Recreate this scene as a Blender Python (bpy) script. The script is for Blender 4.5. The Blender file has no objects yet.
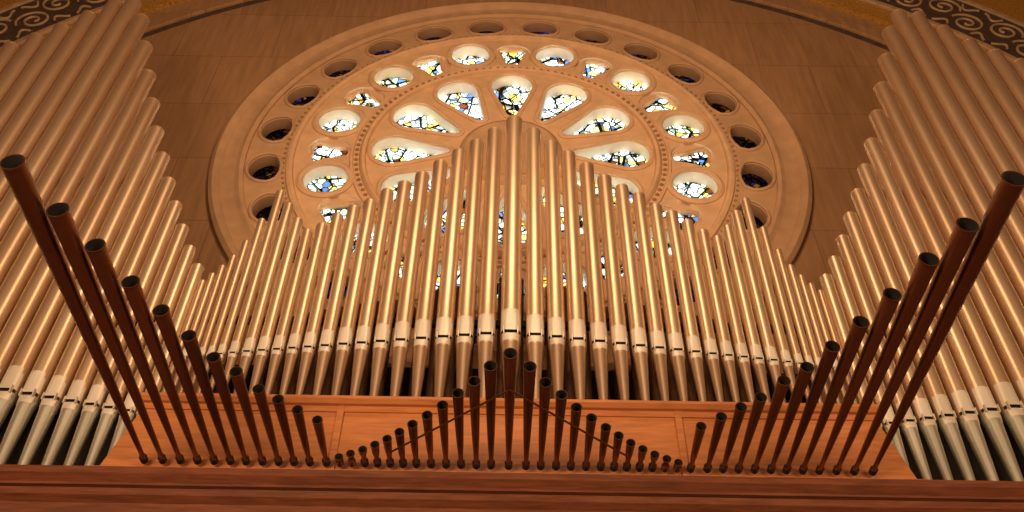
import bpy, bmesh, math, random
from mathutils import Vector, Matrix
random.seed(7)
sc = bpy.context.scene
COL = sc.collection
pi = math.pi

# ------------------------------------------------------------------ materials
def new_mat(name):
    m = bpy.data.materials.new(name); m.use_nodes = True
    nt = m.node_tree; b = nt.nodes['Principled BSDF']
    return m, nt, b

def ramp(nt, stops, interp='LINEAR'):
    r = nt.nodes.new('ShaderNodeValToRGB'); r.color_ramp.interpolation = interp
    el = r.color_ramp.elements
    while len(el) > 1: el.remove(el[-1])
    el[0].position = stops[0][0]; el[0].color = (*stops[0][1], 1)
    for p, c in stops[1:]:
        e = el.new(p); e.color = (*c, 1)
    return r

def simple(name, col, rough=.5, metal=0., var=.12, scale=3., bump=0.):
    m, nt, b = new_mat(name)
    tc = nt.nodes.new('ShaderNodeTexCoord')
    n = nt.nodes.new('ShaderNodeTexNoise'); n.inputs['Scale'].default_value = scale
    n.inputs['Detail'].default_value = 5
    nt.links.new(tc.outputs['Object'], n.inputs['Vector'])
    r = ramp(nt, [(.3, tuple(c*(1-var) for c in col)), (.7, tuple(min(1, c*(1+var)) for c in col))])
    nt.links.new(n.outputs['Fac'], r.inputs['Fac'])
    nt.links.new(r.outputs['Color'], b.inputs['Base Color'])
    b.inputs['Roughness'].default_value = rough; b.inputs['Metallic'].default_value = metal
    if bump:
        bp = nt.nodes.new('ShaderNodeBump'); bp.inputs['Strength'].default_value = bump
        nt.links.new(n.outputs['Fac'], bp.inputs['Height'])
        nt.links.new(bp.outputs['Normal'], b.inputs['Normal'])
    return m

def metal_var(name, c1, c2, rough, metal):
    m, nt, b = new_mat(name)
    g = nt.nodes.new('ShaderNodeNewGeometry')
    r = ramp(nt, [(0, c1), (1, c2)])
    nt.links.new(g.outputs['Random Per Island'], r.inputs['Fac'])
    tc = nt.nodes.new('ShaderNodeTexCoord')
    mp = nt.nodes.new('ShaderNodeMapping'); mp.inputs['Scale'].default_value = (6, 6, .8)
    n = nt.nodes.new('ShaderNodeTexNoise'); n.inputs['Scale'].default_value = 2
    nt.links.new(tc.outputs['Object'], mp.inputs['Vector']); nt.links.new(mp.outputs['Vector'], n.inputs['Vector'])
    mx = nt.nodes.new('ShaderNodeMixRGB'); mx.blend_type = 'MULTIPLY'; mx.inputs['Fac'].default_value = .25
    nt.links.new(r.outputs['Color'], mx.inputs['Color1']); nt.links.new(n.outputs['Fac'], mx.inputs['Color2'])
    nt.links.new(mx.outputs['Color'], b.inputs['Base Color'])
    b.inputs['Roughness'].default_value = rough; b.inputs['Metallic'].default_value = metal
    return m

def wood(name, c1, c2, rough=.4, axis=(1.2, 14, 14)):
    m, nt, b = new_mat(name)
    tc = nt.nodes.new('ShaderNodeTexCoord')
    mp = nt.nodes.new('ShaderNodeMapping'); mp.inputs['Scale'].default_value = axis
    n = nt.nodes.new('ShaderNodeTexNoise'); n.inputs['Scale'].default_value = 2.5
    n.inputs['Detail'].default_value = 8; n.inputs['Distortion'].default_value = .6
    nt.links.new(tc.outputs['Object'], mp.inputs['Vector']); nt.links.new(mp.outputs['Vector'], n.inputs['Vector'])
    r = ramp(nt, [(.35, c1), (.65, c2)])
    nt.links.new(n.outputs['Fac'], r.inputs['Fac']); nt.links.new(r.outputs['Color'], b.inputs['Base Color'])
    b.inputs['Roughness'].default_value = rough
    return m

def wall_mat():
    m, nt, b = new_mat('travertine_wall')
    tc = nt.nodes.new('ShaderNodeTexCoord')
    sep = nt.nodes.new('ShaderNodeSeparateXYZ'); nt.links.new(tc.outputs['Object'], sep.inputs[0])
    cmb = nt.nodes.new('ShaderNodeCombineXYZ')
    nt.links.new(sep.outputs['X'], cmb.inputs['X']); nt.links.new(sep.outputs['Z'], cmb.inputs['Y'])
    br = nt.nodes.new('ShaderNodeTexBrick')
    br.inputs['Color1'].default_value = (.365, .200, .095, 1); br.inputs['Color2'].default_value = (.41, .228, .110, 1)
    br.inputs['Mortar'].default_value = (.28, .15, .07, 1)
    br.inputs['Scale'].default_value = 1; br.inputs['Mortar Size'].default_value = .011
    br.inputs['Brick Width'].default_value = 1.9; br.inputs['Row Height'].default_value = 1.6
    nt.links.new(cmb.outputs[0], br.inputs['Vector'])
    mp = nt.nodes.new('ShaderNodeMapping'); mp.inputs['Scale'].default_value = (5, 5, .5)
    nt.links.new(tc.outputs['Object'], mp.inputs['Vector'])
    n = nt.nodes.new('ShaderNodeTexNoise'); n.inputs['Scale'].default_value = 2; n.inputs['Detail'].default_value = 8
    nt.links.new(mp.outputs['Vector'], n.inputs['Vector'])
    r = ramp(nt, [(.3, (.74, .71, .69)), (.7, (1, 1, 1))])
    nt.links.new(n.outputs['Fac'], r.inputs['Fac'])
    mx = nt.nodes.new('ShaderNodeMixRGB'); mx.blend_type = 'MULTIPLY'; mx.inputs['Fac'].default_value = 1
    nt.links.new(br.outputs['Color'], mx.inputs['Color1']); nt.links.new(r.outputs['Color'], mx.inputs['Color2'])
    nt.links.new(mx.outputs['Color'], b.inputs['Base Color']); b.inputs['Roughness'].default_value = .8
    return m

def glass_mat(name, stops, scale=5.5, lead=.05):
    m, nt, b = new_mat(name)
    tc = nt.nodes.new('ShaderNodeTexCoord')
    v = nt.nodes.new('ShaderNodeTexVoronoi'); v.feature = 'DISTANCE_TO_EDGE'; v.inputs['Scale'].default_value = scale
    v3 = nt.nodes.new('ShaderNodeTexVoronoi'); v3.feature = 'DISTANCE_TO_EDGE'; v3.inputs['Scale'].default_value = scale*.38
    v2 = nt.nodes.new('ShaderNodeTexVoronoi'); v2.inputs['Scale'].default_value = scale
    for q in (v, v2, v3): nt.links.new(tc.outputs['Object'], q.inputs['Vector'])
    sp = nt.nodes.new('ShaderNodeSeparateColor'); nt.links.new(v2.outputs['Color'], sp.inputs[0])
    r = ramp(nt, stops, 'CONSTANT'); nt.links.new(sp.outputs[0], r.inputs['Fac'])
    lt = nt.nodes.new('ShaderNodeMath'); lt.operation = 'GREATER_THAN'; lt.inputs[1].default_value = lead
    nt.links.new(v.outputs['Distance'], lt.inputs[0])
    lt3 = nt.nodes.new('ShaderNodeMath'); lt3.operation = 'GREATER_THAN'; lt3.inputs[1].default_value = lead*.6
    nt.links.new(v3.outputs['Distance'], lt3.inputs[0])
    mu = nt.nodes.new('ShaderNodeMath'); mu.operation = 'MULTIPLY'
    nt.links.new(lt.outputs[0], mu.inputs[0]); nt.links.new(lt3.outputs[0], mu.inputs[1])
    mx = nt.nodes.new('ShaderNodeMixRGB'); mx.inputs['Color1'].default_value = (.002, .002, .002, 1)
    nt.links.new(mu.outputs[0], mx.inputs['Fac']); nt.links.new(r.outputs['Color'], mx.inputs['Color2'])
    tr = nt.nodes.new('ShaderNodeBsdfTranslucent'); nt.links.new(mx.outputs['Color'], tr.inputs['Color'])
    gl = nt.nodes.new('ShaderNodeBsdfGlossy'); gl.inputs['Roughness'].default_value = .2
    gl.inputs['Color'].default_value = (.3, .3, .3, 1)
    ms = nt.nodes.new('ShaderNodeMixShader'); ms.inputs['Fac'].default_value = .04
    nt.links.new(tr.outputs[0], ms.inputs[1]); nt.links.new(gl.outputs[0], ms.inputs[2])
    nt.links.new(ms.outputs[0], nt.nodes['Material Output'].inputs['Surface'])
    return m

M_wall = wall_mat()
M_stone = simple('carved_stone', (.66, .42, .245), .75, 0, .1, 4, .05)
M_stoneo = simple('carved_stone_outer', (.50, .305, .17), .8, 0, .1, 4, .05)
M_stone2 = simple('carved_stone_dark', (.30, .165, .085), .8, 0, .12, 4, .05)
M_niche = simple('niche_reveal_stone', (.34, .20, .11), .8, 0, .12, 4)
M_cream = simple('daylit_reveal_stone', (.80, .71, .60), .7, 0, .06, 5)  # cream tone paints the daylight on the opening sides into the stone
M_gold = simple('gold_mosaic', (.55, .30, .06), .45, .4, .4, 26)
M_band = simple('painted_band', (.075, .045, .032), .7, 0, .3, 6)
M_scroll = simple('scroll_ornament', (.46, .31, .18), .6, 0, .2, 6)
M_pipe = metal_var('pipe_spotted_metal', (.82, .585, .385), (.94, .71, .49), .39, .83)
M_lip = metal_var('pipe_lip_metal', (.78, .71, .61), (.90, .83, .73), .5, .45)
M_foot = metal_var('pipe_foot_metal', (.66, .46, .31), (.80, .58, .41), .38, .85)
M_foot2 = metal_var('tower_foot_metal', (.66, .65, .55), (.82, .79, .69), .38, .8)
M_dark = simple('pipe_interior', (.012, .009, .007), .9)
M_cop = metal_var('trumpet_copper', (.15, .060, .029), (.235, .096, .046), .30, .8)
M_boot = simple('trumpet_boot', (.02, .012, .009), .5, .5)
M_panel = wood('case_oak', (.35, .125, .042), (.47, .175, .060), .45)
M_beam = wood('gallery_oak', (.088, .025, .011), (.15, .045, .018), .4)
M_tan = wood('inner_board', (.38, .25, .12), (.48, .32, .16), .6, (10, 10, 1))
M_black = simple('case_interior_shade', (.014, .010, .007), .8)  # case black; on the back boards it stands for shade
M_floor = simple('stone_floor', (.30, .22, .16), .4, 0, .2, 2)
M_glass = glass_mat('stained_glass', [(0, (.84, .87, .80)), (.30, (.86, .70, .32)), (.41, (.84, .85, .72)),
                    (.56, (.22, .32, .50)), (.61, (.58, .68, .50)), (.70, (.74, .54, .20)), (.76, (.80, .87, .88)), (.97, (.30, .14, .06))], 7.5, .06)
M_glassd = glass_mat('stained_glass_dim', [(0, (.05, .035, .06)), (.4, (.12, .06, .03)), (.6, (.05, .08, .24)),
                    (.75, (.04, .02, .015)), (.88, (.26, .16, .06))], 8, .06)  # colours darkened so the niche panes look dimly lit

# ------------------------------------------------------------------ helpers
def obj_from(name, verts, faces, mats, fm=None, smooth=True, parent=None):
    me = bpy.data.meshes.new(name); me.from_pydata(verts, [], faces)
    for m in mats: me.materials.append(m)
    if fm: me.polygons.foreach_set('material_index', fm)
    me.polygons.foreach_set('use_smooth', [smooth]*len(faces))
    me.update()
    o = bpy.data.objects.new(name, me); COL.objects.link(o)
    if parent: o.parent = parent
    if smooth:
        bm = bmesh.new(); bm.from_mesh(me)
        for e in bm.edges:
            if len(e.link_faces) == 2 and e.calc_face_angle(0) > .7: e.smooth = False
        bm.to_mesh(me); bm.free()
    return o

def empty(name, loc=(0, 0, 0)):
    e = bpy.data.objects.new(name, None); COL.objects.link(e); e.location = loc; return e

class MB:
    def __init__(s): s.v = []; s.f = []; s.m = []
    def box(s, x0, x1, y0, y1, z0, z1, m=0):
        b = len(s.v)
        s.v += [(x0,y0,z0),(x1,y0,z0),(x1,y1,z0),(x0,y1,z0),(x0,y0,z1),(x1,y0,z1),(x1,y1,z1),(x0,y1,z1)]
        s.f += [tuple(b+i for i in q) for q in ((0,3,2,1),(4,5,6,7),(0,1,5,4),(1,2,6,5),(2,3,7,6),(3,0,4,7))]
        s.m += [m]*6
    def rings(s, rs, mats, n, cap0=None, cap1=None):
        b = len(s.v)
        for r in rs: s.v += r
        for i in range(len(rs)-1):
            for j in range(n):
                k = (j+1) % n
                s.f.append((b+i*n+j, b+i*n+k, b+(i+1)*n+k, b+(i+1)*n+j)); s.m.append(mats(i, j))
        if cap0 is not None: s.f.append(tuple(b+j for j in reversed(range(n)))); s.m.append(cap0)
        if cap1 is not None:
            o = b+(len(rs)-1)*n; s.f.append(tuple(o+j for j in range(n))); s.m.append(cap1)
    def extr_x(s, prof, x0, x1, m=0):
        b = len(s.v); n = len(prof)
        s.v += [(x0, y, z) for y, z in prof] + [(x1, y, z) for y, z in prof]
        for j in range(n):
            k = (j+1) % n; s.f.append((b+j, b+k, b+n+k, b+n+j)); s.m.append(m)
        s.f.append(tuple(b+j for j in reversed(range(n)))); s.m.append(m)
        s.f.append(tuple(b+n+j for j in range(n))); s.m.append(m)
    def rod(s, a, c, r, n=8, m=0):
        a = Vector(a); c = Vector(c); d = (c-a).normalized()
        u = d.orthogonal().normalized(); w = d.cross(u)
        R = [[tuple(p + (u*math.cos(2*pi*j/n)+w*math.sin(2*pi*j/n))*r) for j in range(n)] for p in (a, c)]
        s.rings(R, lambda i, j: m, n, m, m)
    def make(s, name, mats, smooth=True, parent=None):
        return obj_from(name, s.v, s.f, mats, s.m, smooth, parent)

def flue_pipe(mb, X, Y, z0, zm, z1, r, footm=2, n=24):
    """organ flue pipe: toe + conical foot, flattened mouth with lips, ears, open-topped body.
    mats 0 body 1 lip 2/4 foot 3 dark"""
    def ring(z, rad, clamp=None, rin=None):
        out = []
        for j in range(n):
            a = 2*pi*(j+.5)/n - pi/2
            x = rad*math.cos(a); y = rad*math.sin(a)
            if clamp is not None and y < -clamp: y = -clamp
            out.append((X+x, Y+y, z))
        return out
    cut = .20*r*2
    lip = 2.6*r
    rows = []; tags = []
    def add(z, rad, cl, tag): rows.append(ring(z, rad, cl)); tags.append(tag)
    add(z0, r*.22, None, 'foot')
    add(z0+.06, r*.26, None, 'foot')
    add(zm-cut-1.2*r, r*.86, None, 'foot')
    add(zm-cut-.9*r, r*.93, None, 'lowlip')
    add(zm-cut, r, r*.80, 'edge')
    add(zm-cut+.001, r*.985, r*.45, 'slot')
    add(zm-.001, r*.985, r*.45, 'edge')
    add(zm, r, r*.80, 'lip')
    add(zm+lip*.75, r, r*.86, 'lip2')
    add(zm+lip, r, None, 'body')
    add(z1-.03, r, None, 'body')
    add(z1-.03, r*1.02, None, 'body')
    add(z1, r*1.02, None, 'rim')
    add(z1, r*.92, None, 'in')
    add(z1-3*r, r*.92, None, 'x')
    front = lambda j, w: math.sin(2*pi*(j+1)/n - pi/2) < -w
    def mt(i, j):
        t = tags[i]
        if t == 'foot': return footm
        if t == 'lowlip': return 1 if front(j, .7) else footm
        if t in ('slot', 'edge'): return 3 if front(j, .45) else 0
        if t == 'lip': return 1 if front(j, .3) else 0
        if t == 'lip2': return 1 if front(j, .5) else 0
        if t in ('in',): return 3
        return 0
    mb.rings(rows, mt, n, footm, 3)
    for sx in (-1, 1):
        mb.box(X+sx*r*.66-.005, X+sx*r*.66+.005, Y-r*1.02, Y-r*.6, zm-cut*1.5, zm+cut*.7, 1)

# ------------------------------------------------------------------ façade pipes (metres)
FY = 7.5
central = [(0,10.49),(.258,10.24),(.483,9.976),(.702,9.764),(.928,9.535),(1.140,9.294),(1.345,9.116),(1.541,8.962),
 (1.727,8.755),(1.912,8.643),(2.085,8.498),(2.245,8.321),(2.400,8.215),(2.550,8.409),(2.700,8.681),(2.845,8.924),
 (2.970,8.41),(3.075,8.03),(3.168,7.78),(3.255,7.62),(3.338,7.49),(3.42,7.38)]
curve_t = [(3.52,7.584),(3.665,7.844),(3.822,8.146),(3.977,8.48),(4.139,8.829),(4.314,9.214),(4.505,9.66),(4.70,10.128),
 (4.896,10.649),(5.104,11.20),(5.306,11.764),(5.514,12.36),(5.735,12.98),(5.96,13.5),(6.19,13.6),(6.5,13.15),
 (6.9,12.6),(7.3,12.2),(8.6,11.2)]
def top_at(x):
    for (a, za), (b, zb) in zip(curve_t, curve_t[1:]):
        if a <= x <= b: return za+(zb-za)*(x-a)/(b-a)
    return curve_t[-1][1]
tower = []; x = 3.53; d = .165
while x < 8.4:
    tower.append((x, top_at(x))); x += d; d = min(.275, d+.0125)
def radius(lst, i):
    if i == 0: d = lst[1][0]-lst[0][0]
    elif i == len(lst)-1: d = lst[i][0]-lst[i-1][0]
    else: d = min(lst[i+1][0]-lst[i][0], lst[i][0]-lst[i-1][0])
    return d*.43
organ = empty('pipe_organ')
PM = [M_pipe, M_lip, M_foot, M_dark, M_foot2]
mb = MB()
for i, (x, z) in enumerate(central):
    r = min(.112, radius(central, i)); zm = 6.67-.115*x
    for s in ((1,) if i == 0 else (1, -1)):
        flue_pipe(mb, s*x, FY, 5.40, zm, z, r)
mb.make('central_flue_pipes', PM, parent=organ)
for s, nm in ((-1, 'tower_flue_pipes_west'), (1, 'tower_flue_pipes_east')):
    mb = MB()
    for i, (x, z) in enumerate(tower):
        r = radius(tower, i); zm = 5.62+.17*(x-3.9)
        flue_pipe(mb, s*x, FY, 4.42, zm, z, r, 4)
    mb.make(nm, PM, parent=organ)
mb = MB()
for k in range(-17, 18):
    x = k*.19+.09
    flue_pipe(mb, x, 8.25, 5.40, 6.2, 8.25-.28*abs(x), .06, 0, 14)
mb.make('added_dark_pipes', [simple('added_dark_metal', (.15, .085, .05), .45, .7), M_black, M_black, M_dark], parent=organ)  # dark rank added to shade the gaps between facade pipes

# ------------------------------------------------------------------ case
mb = MB()
def trap(y0, y1, zb, zt, xb, xt, m=0):
    b = len(mb.v)
    mb.v += [(-xb,y0,zb),(xb,y0,zb),(xt,y0,zt),(-xt,y0,zt),(-xb,y1,zb),(xb,y1,zb),(xt,y1,zt),(-xt,y1,zt)]
    mb.f += [tuple(b+i for i in q) for q in ((0,1,2,3),(7,6,5,4),(0,4,5,1),(1,5,6,2),(2,6,7,3),(3,7,4,0))]; mb.m += [m]*6
trap(7.04, 8.6, 4.30, 5.34, 3.66, 3.34)
mb.extr_x([(6.98,5.34),(7.3,5.34),(7.3,5.40),(6.94,5.40),(6.94,5.37)], -3.38, 3.38, 0)
mb.extr_x([(6.93,4.56),(7.05,4.50),(7.05,4.60),(6.96,4.62)], -3.6, 3.6, 0)
for x in (-1.54, 1.54): mb.box(x-.03, x+.03, 7.015, 7.05, 4.6, 5.34, 0)
mb.box(-3.40, 3.40, 7.02, 7.05, 5.28, 5.34, 0)
mb.box(-1.35, 1.35, 7.95, 7.99, 5.34, 6.16, 1)
mb.box(-3.42, 3.42, 8.4, 8.45, 5.34, 6.95, 2)  # black sheet, painted shade behind the central pipe feet
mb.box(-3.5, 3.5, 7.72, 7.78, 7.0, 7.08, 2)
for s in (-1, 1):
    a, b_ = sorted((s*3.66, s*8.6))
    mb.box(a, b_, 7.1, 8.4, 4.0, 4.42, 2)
    mb.box(a, b_, 8.1, 8.15, 4.42, 6.3, 2)  # black backing, painted shade between the tower feet
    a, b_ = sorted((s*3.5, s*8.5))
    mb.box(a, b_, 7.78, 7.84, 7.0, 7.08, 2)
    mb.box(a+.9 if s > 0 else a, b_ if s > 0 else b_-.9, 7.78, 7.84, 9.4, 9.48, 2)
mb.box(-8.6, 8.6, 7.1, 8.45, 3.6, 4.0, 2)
mb.make('organ_case', [M_panel, M_tan, M_black], smooth=False, parent=organ)

# ------------------------------------------------------------------ horizontal trumpets
H = 4.69
side = [(1.572,6.353),(1.716,6.220),(1.852,6.088),(1.985,5.960),(2.124,5.750),(2.266,5.583),(2.400,5.340),(2.540,5.067),
        (2.684,4.777),(2.832,4.429),(2.985,4.113),(3.145,3.721)]
mid = [(0,5.48),(.15,5.63),(.278,5.82),(.41,5.97),(.538,6.13),(.668,6.265),(.795,6.39),(.91,6.50),(1.02,6.60),(1.13,6.685),
       (1.24,6.76),(1.35,6.82),(1.455,6.875)]
def trumpet(mb, X, ytip, n=20):
    y0 = 6.98; L = y0-ytip
    R = .034+.0125*L
    ys = [(0,.034),(.06,.034),(.07,.024),(.12,.020)]
    prof = [(y0-d, r) for d, r in ys if d < L*.9]
    r0 = .020
    for t in (.35, .6, .8, .93):
        d = L*t
        if d > .14: prof.append((y0-d, r0+(R-r0)*t**.9))
    prof += [(ytip+.012, R), (ytip+.012, R*1.05), (ytip, R*1.05), (ytip, R*.93), (ytip+L*.5, R*.5)]
    N = len(prof)
    rings = [[(X+r*math.cos(2*pi*j/n), y, H+r*math.sin(2*pi*j/n)) for j in range(n)] for y, r in prof]
    def mt(i, j):
        if i < 2 and L > .2: return 1
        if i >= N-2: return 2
        return 0
    mb.rings(rings, mt, n, 0, 2)
TM = [M_cop, M_boot, M_dark]
chamade = empty('horizontal_trumpet_rank')
mb = MB()
for i, (x, y) in enumerate(mid):
    for s in ((1,) if i == 0 else (1, -1)): trumpet(mb, s*x, y)
for s in (1, -1):
    mb.rod((0, 5.85, H-.055), (s*1.0, 6.72, H-.055), .009)
mb.make('trumpets_centre', TM, parent=chamade)
for s, nm in ((-1, 'trumpets_west'), (1, 'trumpets_east')):
    mb = MB()
    for x, y in side: trumpet(mb, s*x, y)
    mb.make(nm, TM, parent=chamade)

# ------------------------------------------------------------------ gallery beam
mb = MB()
mb.extr_x([(6.98,4.50),(6.98,3.60),(6.72,3.60),(6.72,3.86),(6.62,3.92),(6.62,4.05),(6.56,4.09),(6.56,4.15),(6.60,4.155),(6.60,4.175),(6.56,4.18),(6.56,4.20),(6.50,4.25),(6.50,4.31),(6.56,4.34),(6.80,4.36),(6.80,4.50)],
          -9.5, 9.5, 0)
mb.make('gallery_beam', [M_beam], smooth=False)
mb = MB()
mb.box(-9.5, 9.5, 6.80, 7.0, -1.6, 3.6, 0)
for k in range(-9, 10):
    mb.box(k-.06, k+.06, 6.76, 6.80, -1.5, 3.55, 0)
mb.make('wall_gallery', [M_beam], smooth=False)

# ------------------------------------------------------------------ rear wall + rose
WY = 10.0; CX = -.05; CZ = 13.06
def curve_plate(name, loops, y_front, depth, mat, bevel=0., parent=None, mats=None):
    cu = bpy.data.curves.new(name, 'CURVE'); cu.dimensions = '2D'; cu.fill_mode = 'BOTH'
    for lp in loops:
        sp = cu.splines.new('POLY'); sp.points.add(len(lp)-1); sp.use_cyclic_u = True
        for p, (x, z) in zip(sp.points, lp): p.co = (x, z, 0, 1)
    cu.extrude = depth/2-bevel; cu.bevel_depth = bevel; cu.bevel_resolution = 1
    t = bpy.data.objects.new('tmp', cu); COL.objects.link(t)
    dg = bpy.context.evaluated_depsgraph_get()
    me = bpy.data.meshes.new_from_object(t.evaluated_get(dg))
    bpy.data.objects.remove(t)
    me.name = name
    me.transform(Matrix(((1,0,0,0),(0,0,-1,y_front+depth/2),(0,1,0,0),(0,0,0,1))))
    me.materials.clear()
    for m in (mats or [mat]): me.materials.append(m)
    if mats:
        for p in me.polygons:
            p.material_index = 1 if abs(p.normal.y) < .5 else 0
    else:
        for p in me.polygons: p.material_index = 0
    o = bpy.data.objects.new(name, me); COL.objects.link(o)
    if parent: o.parent = parent
    return o
def circ(cx, cz, r, n=48): return [(cx+r*math.cos(2*pi*j/n), cz+r*math.sin(2*pi*j/n)) for j in range(n)]
def polar(u, w, a):
    return (CX + u*math.sin(a) + w*math.cos(a), CZ + u*math.cos(a) - w*math.sin(a))
def lathe(mb, prof, m=0, n=128, cx=CX, cz=CZ):
    b = len(mb.v); k = len(prof)
    for j in range(n):
        a = 2*pi*j/n
        mb.v += [(cx+r*math.sin(a), y, cz+r*math.cos(a)) for r, y in prof]
    for j in range(n):
        j2 = (j+1) % n
        for i in range(k-1):
            mb.f.append((b+j*k+i, b+j*k+i+1, b+j2*k+i+1, b+j2*k+i)); mb.m.append(m)
def rim(mb, loop, y, w, h, m=0):
    """raised moulding following a closed loop, offset along the loop normals"""
    n = len(loop)
    area2 = sum(loop[i][0]*loop[(i+1) % n][1]-loop[(i+1) % n][0]*loop[i][1] for i in range(n))
    sg = 1 if area2 > 0 else -1
    b = len(mb.v)
    for i, (x, z) in enumerate(loop):
        p = Vector(loop[i-1]); q = Vector(loop[(i+1) % n]); t = (q-p).normalized()
        d = Vector((t.y, -t.x))*sg
        for off, yy in ((0, y+.02), (0, y-h), (w*.5, y-h*1.25), (w, y-h*.6), (w, y+.02)):
            mb.v.append((x+d.x*off, yy, z+d.y*off))
    for j in range(n):
        j2 = (j+1) % n
        for i in range(4):
            mb.f.append((b+j*5+i, b+j*5+i+1, b+j2*5+i+1, b+j2*5+i)); mb.m.append(m)

petals, medals, spand, niches = [], [], [], []
for k in range(12):
    a = math.radians(30*k)
    pts = []
    for q in range(19):
        th = math.radians(-105+210*q/18)
        pts.append((2.02+.38*math.cos(th), .39*math.sin(th)))
    for q in range(7):
        th = math.radians(100+160*q/6)
        pts.append((1.14+.10*math.cos(th), .10*math.sin(th)))
    petals.append([polar(u, w, a) for u, w in pts])
    am = a+math.radians(15)
    c = polar(3.17, 0, am); medals.append(circ(c[0], c[1], .38, 32))
    pts = [(2.82,-.12),(2.79,0),(2.82,.12),(2.98,.15),(3.15,.20),(3.28,.27),(3.38,.27),(3.44,.15),(3.41,0),(3.44,-.15),(3.38,-.27),(3.28,-.27),(3.15,-.20),(2.98,-.15)]
    spand.append([polar(u, w, a) for u, w in pts])
for k in range(24):
    a = math.radians(15*k+7.5)
    pts = [(3.98, -.30), (3.92, -.15), (3.90, 0), (3.92, .15), (3.98, .30)]
    for q in range(11):
        th = math.radians(90-180*q/10); pts.append((4.10+.34*math.cos(th), .36*math.sin(th)))
    niches.append([polar(u, w, a) for u, w in pts])

rose = empty('rose_window')
T = .25
YF = WY-.02
pock = [circ(*polar(3.13, 0, math.radians(30*k)), .38, 24) for k in range(12)]
curve_plate('tracery', [circ(CX, CZ, 3.72, 128)]+petals+medals+pock, YF, T, M_stone, .012, rose, [M_stone, M_cream])
curve_plate('spandrel_tracery', [circ(CX, CZ, 3.66, 96), circ(CX, CZ, 2.6, 96)]+[circ(*polar(3.17, 0, math.radians(30*k+15)), .42, 32) for k in range(12)]+spand,
            YF+.05, .10, M_stone, .01, rose)
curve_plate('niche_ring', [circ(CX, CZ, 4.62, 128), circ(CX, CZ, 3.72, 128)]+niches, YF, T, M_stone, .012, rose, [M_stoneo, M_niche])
mb = MB()
lathe(mb, [(4.50, YF+.02), (4.50, YF-.05), (4.56, YF-.09), (4.62, YF-.05), (4.66, YF-.02), (4.86, YF-.03), (4.90, YF-.10), (4.98, YF-.13), (5.05, YF-.08), (5.06, YF+.1)], 2)
lathe(mb, [(3.68, YF+.01), (3.70, YF-.05), (3.75, YF-.07), (3.80, YF-.05), (3.82, YF+.01)])
lathe(mb, [(2.47, YF+.01), (2.49, YF-.06), (2.54, YF-.08), (2.58, YF-.04), (2.60, YF+.01)])
lathe(mb, [(2.68, YF+.01), (2.70, YF-.04), (2.74, YF-.04), (2.76, YF+.01)])
lathe(mb, [(.02, YF-.02), (.3, YF-.05), (.62, YF-.02), (.70, YF-.09), (.78, YF-.11), (.86, YF-.07), (.90, YF+.01)], 2)
mb.make('ring_mouldings', [M_stone, M_stone2, M_stoneo], parent=rose)
mb = MB()
for lp in medals: rim(mb, lp, YF, .10, .05)
for lp in petals: rim(mb, lp, YF, .07, .04)
for lp in spand: rim(mb, lp, YF+.05, .03, .02)
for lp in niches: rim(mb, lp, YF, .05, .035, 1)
mb.make('opening_rims', [M_stone, M_stoneo], parent=rose)
mb = MB()
def bead(c, r):
    n = 6; rows = []
    for i in range(4):
        ph = pi/2*(i/3); rr = max(.002, r*math.cos(ph))
        rows.append([(c[0]+rr*math.cos(2*pi*j/n), YF-r*math.sin(ph), c[1]+rr*math.sin(2*pi*j/n)) for j in range(n)])
    mb.rings(rows, lambda i, j: 0, n, None, 0)
for k in range(120): bead(polar(2.64, 0, 2*pi*k/120), .038)
for k in range(180): bead(polar(3.86, 0, 2*pi*k/180), .028)
mb.make('bead_course', [M_stone2], parent=rose)
curve_plate('glass', [circ(CX, CZ, 3.62, 96)]+[circ(*polar(3.13, 0, math.radians(30*k)), .37, 24) for k in range(12)], YF+T-.03, .02, M_glass, 0, rose)
curve_plate('spandrel_glass', [circ(*polar(3.13, 0, math.radians(30*k)), .379, 24) for k in range(12)], YF+.13, .015, M_glass, 0, rose)
curve_plate('niche_glass', [circ(CX, CZ, 4.58, 96), circ(CX, CZ, 3.64, 96)], YF+T-.03, .02, M_glassd, 0, rose)

curve_plate('wall_back', [[(-15,-1.6),(15,-1.6),(15,23),(-15,23)], circ(CX, CZ, 4.6, 128)], WY, .35, M_wall)
AZ = 8.7
def arch_u(r_in, x_out, z_top):
    pts = [(-x_out,-1.6),(-x_out,z_top),(x_out,z_top),(x_out,-1.6),(r_in,-1.6)]
    for q in range(65):
        a = pi*q/64; pts.append((r_in*math.cos(a), AZ+r_in*math.sin(a)))
    pts.append((-r_in,-1.6)); return pts
def arch_band(r0, r1):
    pts = []
    for q in range(81):
        a = pi*q/80; pts.append((r0*math.cos(a), AZ+r0*math.sin(a)))
    for q in range(81):
        a = pi-pi*q/80; pts.append((r1*math.cos(a), AZ+r1*math.sin(a)))
    return pts
curve_plate('wall_mosaic_spandrel', [arch_u(11.7, 15, 23)], WY-.12, .12, M_gold)
curve_plate('trim_1', [arch_band(10.85, 10.97)], WY-.03, .03, M_band, 0)
curve_plate('trim_2', [arch_band(10.98, 11.22)], WY-.10, .10, M_wall, .02)
band = empty('arch_scroll_band')
curve_plate('band_ground', [arch_band(12.2, 13.5)], WY-.16, .04, M_band, 0, band)
curve_plate('band_edge_in', [arch_band(12.12, 12.22)], WY-.20, .08, M_scroll, .01, band)
curve_plate('band_edge_out', [arch_band(13.48, 13.58)], WY-.20, .08, M_scroll, .01, band)
cu = bpy.data.curves.new('scrollwork', 'CURVE'); cu.dimensions = '3D'; cu.bevel_depth = .028; cu.bevel_resolution = 1
RB = 12.85
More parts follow.
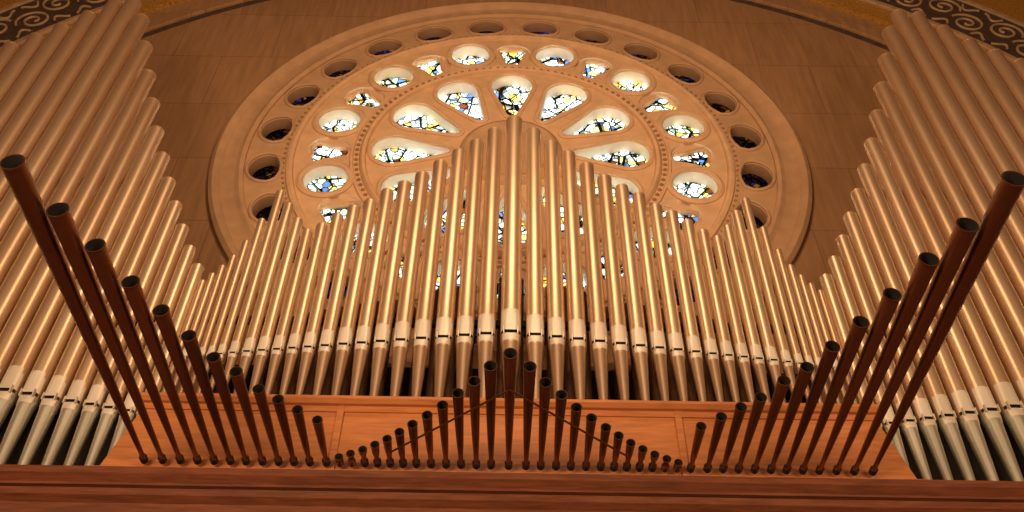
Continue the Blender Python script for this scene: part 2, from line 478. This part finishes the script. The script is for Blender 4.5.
for k in range(60):
    a0 = pi*(k+.5)/60; sg = 1 if k % 2 else -1
    sp = cu.splines.new('POLY'); N = 40; sp.points.add(N-1)
    for i in range(N):
        t = i/(N-1); rr = .36*(1-.85*t); th = sg*(t*3.6*pi)+a0-pi/2*sg
        sp.points[i].co = ((RB+.14*sg)*math.cos(a0)+rr*math.cos(th), WY-.17, AZ+(RB+.14*sg)*math.sin(a0)+rr*math.sin(th), 1)
    for dd in (-.45, .45):
        sp = cu.splines.new('POLY'); sp.points.add(9)
        for i in range(10):
            t = i/9; rr = RB-.5*sg+.30*sg*math.sin(t*pi)*t; aa = a0+dd*.06*(.2+t)
            sp.points[i].co = (rr*math.cos(aa), WY-.17, AZ+rr*math.sin(aa), 1)
cu.materials.append(M_scroll)
o = bpy.data.objects.new('scrollwork', cu); COL.objects.link(o); o.parent = band

mb = MB(); mb.box(-15, 15, -12, 10.3, -1.8, -1.6); mb.make('floor', [M_floor], smooth=False)
mb = MB(); mb.box(-15.3, -15, -12, 10.35, -1.8, 23); mb.make('wall_left', [M_wall], smooth=False)
mb = MB(); mb.box(15, 15.3, -12, 10.35, -1.8, 23); mb.make('wall_right', [M_wall], smooth=False)
mb = MB(); mb.box(-15.3, 15.3, -12, 10.35, 23, 23.3); mb.make('ceiling', [M_wall], smooth=False)

# ------------------------------------------------------------------ lights
def area(name, loc, tgt, size, watt, col, sy=None):
    l = bpy.data.lights.new(name, 'AREA'); l.energy = watt; l.color = col; l.size = size
    if sy: l.shape = 'RECTANGLE'; l.size_y = sy
    o = bpy.data.objects.new(name, l); COL.objects.link(o); o.location = loc
    o.rotation_euler = (Vector(tgt)-Vector(loc)).to_track_quat('-Z', 'Y').to_euler(); return o
W = (1, .64, .36)
area('nave_lamp_west', (-4.5, -2.5, 3), (0, 8, 8.2), 3.2, 960, W)
area('nave_lamp_east', (5.5, -2.5, 3), (0, 8, 8.2), 3.2, 700, W)
area('fill_light_high', (0, 1.5, 12.5), (0, 10, 12.5), 2.5, 300, W)  # added fill without a real fixture, for pipe-top highlights and wall falloff
area('daylight_window', (0, 14.5, 15), (0, 10, 13), 9, 3500, (.90, .95, 1.0))
w = bpy.data.worlds.new('world'); sc.world = w; w.use_nodes = True
w.node_tree.nodes['Background'].inputs[0].default_value = (1, .58, .31, 1)
w.node_tree.nodes['Background'].inputs[1].default_value = .22

# ------------------------------------------------------------------ camera
cam = bpy.data.cameras.new('camera'); cam.sensor_width = 36; cam.lens = 36*950/1024
co = bpy.data.objects.new('camera', cam); COL.objects.link(co)
co.matrix_world = Matrix.Rotation(math.radians(90+46.4), 4, 'X') @ Matrix.Rotation(math.radians(.95), 4, 'Z')
sc.camera = co
sc.view_settings.view_transform = 'Standard'
